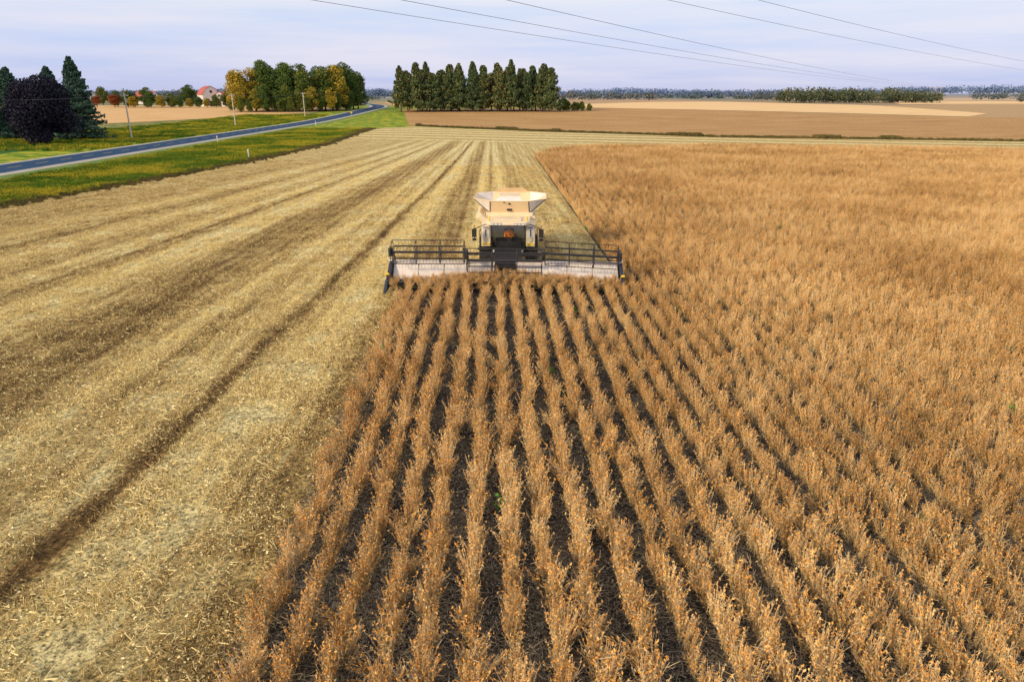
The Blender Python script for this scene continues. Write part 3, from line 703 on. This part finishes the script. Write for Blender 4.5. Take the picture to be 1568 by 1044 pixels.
for sgn in(-1,1):
    mb.tube((sgn*1.2,-1.3,2.78),(sgn*1.85,-1.55,2.55),.022,6,0); mb.tube((sgn*1.85,-1.55,2.75),(sgn*1.85,-1.55,2.0),.02,6,0)
    mb.box((sgn*1.85,-1.58,2.33),(.26,.07,.46),0); mb.box((sgn*1.85,-1.58,1.98),(.22,.07,.14),0)
    mb.tube((sgn*1.62,-.9,1.3),(sgn*1.62,-.9,2.3),.02,6,0); mb.tube((sgn*1.62,.1,1.3),(sgn*1.62,.1,2.3),.02,6,0); mb.tube((sgn*1.62,-.9,2.3),(sgn*1.62,.1,2.3),.02,6,0); mb.tube((sgn*1.62,-.9,1.8),(sgn*1.62,.1,1.8),.02,6,0)
    mb.box((sgn*1.4,-.5,1.3),(.6,1.2,.05),0)
    mb.tube((sgn*1.05,-1.1,2.95),(sgn*1.05,-1.1,3.15),.05,8,2)
for i in range(5): mb.box((1.75,-.75,.45+.19*i),(.45,.16,.03),0)
mb.tube((1.98,-.75,.35),(1.98,-.75,1.35),.02,6,0); mb.tube((1.52,-.75,.35),(1.52,-.75,1.35),.02,6,0)
mb.build('lamps_mirrors_ladder',[BK,LB,YL],E)
mb=MB()
mb.box((0,2.2,2.98),(2.7,2.9,.24),0)
lo=[(-1.15,.9,3.05),(1.15,.9,3.05),(1.15,3.5,3.05),(-1.15,3.5,3.05)]
up=[(-1.10,.45,3.78),(1.10,.45,3.78),(2.12,1.1,3.84),(2.12,3.3,3.84),(1.15,4.1,3.84),(-1.15,4.1,3.84),(-2.12,3.3,3.84),(-2.12,1.1,3.84)]
def th(poly,off,m): mb.prism(poly,off,m)
th([lo[0],lo[1],up[1],up[0]],(0,.03,.01),1); th([lo[1],lo[2],up[3],up[2]],(-.03,0,.01),1); th([lo[2],lo[3],up[5],up[4]],(0,-.03,.01),1); th([lo[3],lo[0],up[7],up[6]],(.03,0,.01),1)
th([lo[1],up[2],up[1]],(-.02,.02,.01),2); th([lo[0],up[0],up[7]],(.02,.02,.01),2); th([lo[2],up[4],up[3]],(-.02,-.02,.01),2); th([lo[3],up[6],up[5]],(.02,-.02,.01),2)
for i in range(8): mb.tube(up[i],up[(i+1)%8],.03,6,1)
for a,c in((lo[0],up[0]),(lo[1],up[1]),(lo[1],up[2]),(lo[0],up[7])): mb.tube(a,c,.03,6,3)
th([(-.80,.43,3.79),(.80,.43,3.79),(.55,.75,4.02),(-.55,.75,4.02)],(0,.03,0),2)
th([(-.55,.75,4.02),(.55,.75,4.02),(.6,1.8,4.06),(-.6,1.8,4.06)],(0,0,.03),1)
th([(-1.1,4.05,3.84),(1.1,4.05,3.84),(.7,3.8,4.12),(-.7,3.8,4.12)],(0,.03,0),1)
mb.box((0,.52,3.62),(.12,.05,.10),3); mb.box((-.3,.44,3.70),(.07,.05,.07),3); mb.box((.0,.75,3.25),(.3,.03,.14),3)
mb.build('grain_tank',[CR,CAN,WH,BK],E,.008)
mb=MB(); mb.tube((-1.75,.6,2.9),(-1.75,7.0,3.1),.2,14,0); mb.tube((-1.75,7.0,3.1),(-1.75,7.5,2.85),.2,12,1); mb.tube((-1.3,.6,2.5),(-1.75,.6,2.9),.22,12,0)
mb.box((0,5.2,2.95),(2.4,1.8,.3),0); mb.build('unloading_auger',[CR,BK],E)
mb=MB(); mb.box((0,-.15,1.65),(.55,.5,.14),0); mb.box((0,.1,1.95),(.52,.12,.7),0); mb.tube((0,-.85,1.4),(0,-.72,1.88),.03,6,0)
for i in range(16):
    a,c=2*math.pi*i/16,2*math.pi*(i+1)/16; mb.tube((.19*math.cos(a),-.7+.06*math.sin(a),1.90+.18*math.sin(a)),(.19*math.cos(c),-.7+.06*math.sin(c),1.90+.18*math.sin(c)),.015,5,0)
mb.box((.45,-.4,1.85),(.22,.05,.28),0); mb.build('cab_seat_and_wheel',[BK],E)
OP=bpy.data.objects.new('operator',None); COL.objects.link(OP); OP.parent=E; OP.location=(0,-.30,-.08)
def sk(name,vs,es,rs,mat):
    me=bpy.data.meshes.new(name); me.from_pydata(vs,es,[]); me.materials.append(mat); o=obj(name,me,OP)
    md=o.modifiers.new('skin','SKIN'); dat=me.skin_vertices[0].data if len(me.skin_vertices) else None
    for i,r in enumerate(rs): dat[i].radius=r
    dat[0].use_root=True; md.use_smooth_shade=True; sb=o.modifiers.new('sub','SUBSURF'); sb.levels=1; sb.render_levels=1
try:
    sk('jacket',[(0,0,1.84),(0,.02,2.05),(0,0,2.28),(0,0,2.36),(-.17,0,2.28),(-.24,-.10,2.05),(-.15,-.36,2.0),(.17,0,2.28),(.24,-.10,2.05),(.15,-.36,2.0)],
       [(0,1),(1,2),(2,3),(2,4),(4,5),(5,6),(2,7),(7,8),(8,9)],[(.19,.12),(.19,.12),(.17,.10),(.06,.06),(.085,.085),(.065,.065),(.045,.045),(.085,.085),(.065,.065),(.045,.045)],OR)
    sk('head',[(0,-.01,2.36),(0,-.02,2.44),(0,-.03,2.52),(0,-.01,2.60)],[(0,1),(1,2),(2,3)],[(.05,.05),(.075,.085),(.085,.10),(.05,.06)],SK)
    sk('trousers',[(0,0,1.84),(-.1,-.1,1.84),(-.13,-.48,1.86),(-.13,-.55,1.48),(.1,-.1,1.84),(.13,-.48,1.86),(.13,-.55,1.48)],[(0,1),(1,2),(2,3),(0,4),(4,5),(5,6)],[(.13,.11),(.09,.09),(.065,.065),(.045,.045),(.09,.09),(.065,.065),(.045,.045)],NAV)
    sk('cap',[(0,0,2.60),(0,-.03,2.63),(0,-.17,2.59)],[(0,1),(1,2)],[(.09,.05),(.095,.05),(.05,.015)],OR)
except Exception as ex: print('skin fail',ex)
# cut crop riding on the header
pts=[];rots=[];scl=[];idx=[]
th_=R(-4.0)
for _ in range(760):
    u=random.gauss(0,2.9); u=max(-5.6,min(5.6,u)); v=-4.6-random.uniform(0,1.0); 
    z=.38+max(0,(1-abs(u)/4.0))*random.uniform(0,.42)
    x=.95+u*math.cos(th_)-v*math.sin(th_); y=39+u*math.sin(th_)+v*math.cos(th_)
    pts.append((x,y,z)); rots.append((random.gauss(-.5,.5),random.gauss(0,.8),random.uniform(0,6.28))); scl.append(random.uniform(.35,.7)); idx.append(random.randint(0,8))
scatter('cut_crop',pts,rots,scl,idx,cropc)
# ------------------------------------------------------------ camera, light, sky
cam=bpy.data.cameras.new('camera'); co=bpy.data.objects.new('camera',cam); COL.objects.link(co)
co.location=(0,0,9.5); co.rotation_euler=(R(90-19.8),0,R(-1.65)); cam.lens=24; cam.sensor_width=36; cam.clip_end=30000; cam.clip_start=.1
scene.camera=co
el,az=24,-128
sd=Vector((math.sin(R(az))*math.cos(R(el)),math.cos(R(az))*math.cos(R(el)),math.sin(R(el))))
l=bpy.data.lights.new('sun','SUN'); l.energy=3.3; l.angle=R(8); l.color=(1,.77,.50); lo_=bpy.data.objects.new('sun',l); COL.objects.link(lo_)
lo_.rotation_euler=sd.to_track_quat('Z','Y').to_euler()
w=bpy.data.worlds.new('World'); scene.world=w; w.use_nodes=True; nt=w.node_tree; bg=nt.nodes['Background']
sky=N(nt,'ShaderNodeTexSky'); sky.sky_type='NISHITA'; sky.sun_disc=False; sky.sun_elevation=R(el); sky.sun_rotation=R(az)
tc=N(nt,'ShaderNodeTexCoord').outputs['Generated']; s=N(nt,'ShaderNodeSeparateXYZ'); nt.links.new(tc,s.inputs[0])
zz=s.outputs[2]
cl=ramp(nt,zz,[(0.0,(5.6,5.8,8.4)),(0.02,(5.2,6.0,9.2)),(0.06,(5.9,6.9,9.8)),(0.12,(8.2,8.6,9.8)),(.5,(7.2,7.2,7.8))])
mp=N(nt,'ShaderNodeMapping'); mp.inputs['Scale'].default_value=(1.0,1.0,14); nt.links.new(tc,mp.inputs[0])
n0=noise(nt,mp.outputs[0],1.6,6,.58)
cf=ramp(nt,n0,[(0.44,0.0),(0.68,1.0)])
streak=mixc(nt,mathn(nt,'MULTIPLY',cf,.6),cl,(9.5,8.8,9.4))
cf2=ramp(nt,n0,[(0.30,1.0),(0.50,0.0)])
streak=mixc(nt,mathn(nt,'MULTIPLY',cf2,.4),streak,(4.9,6.5,10.0))
fin=mixc(nt,.90,sky.outputs[0],streak)
nt.links.new(fin,bg.inputs[0]); bg.inputs[1].default_value=.100
scene.view_settings.view_transform='Standard'; scene.view_settings.look='None'; scene.view_settings.exposure=0
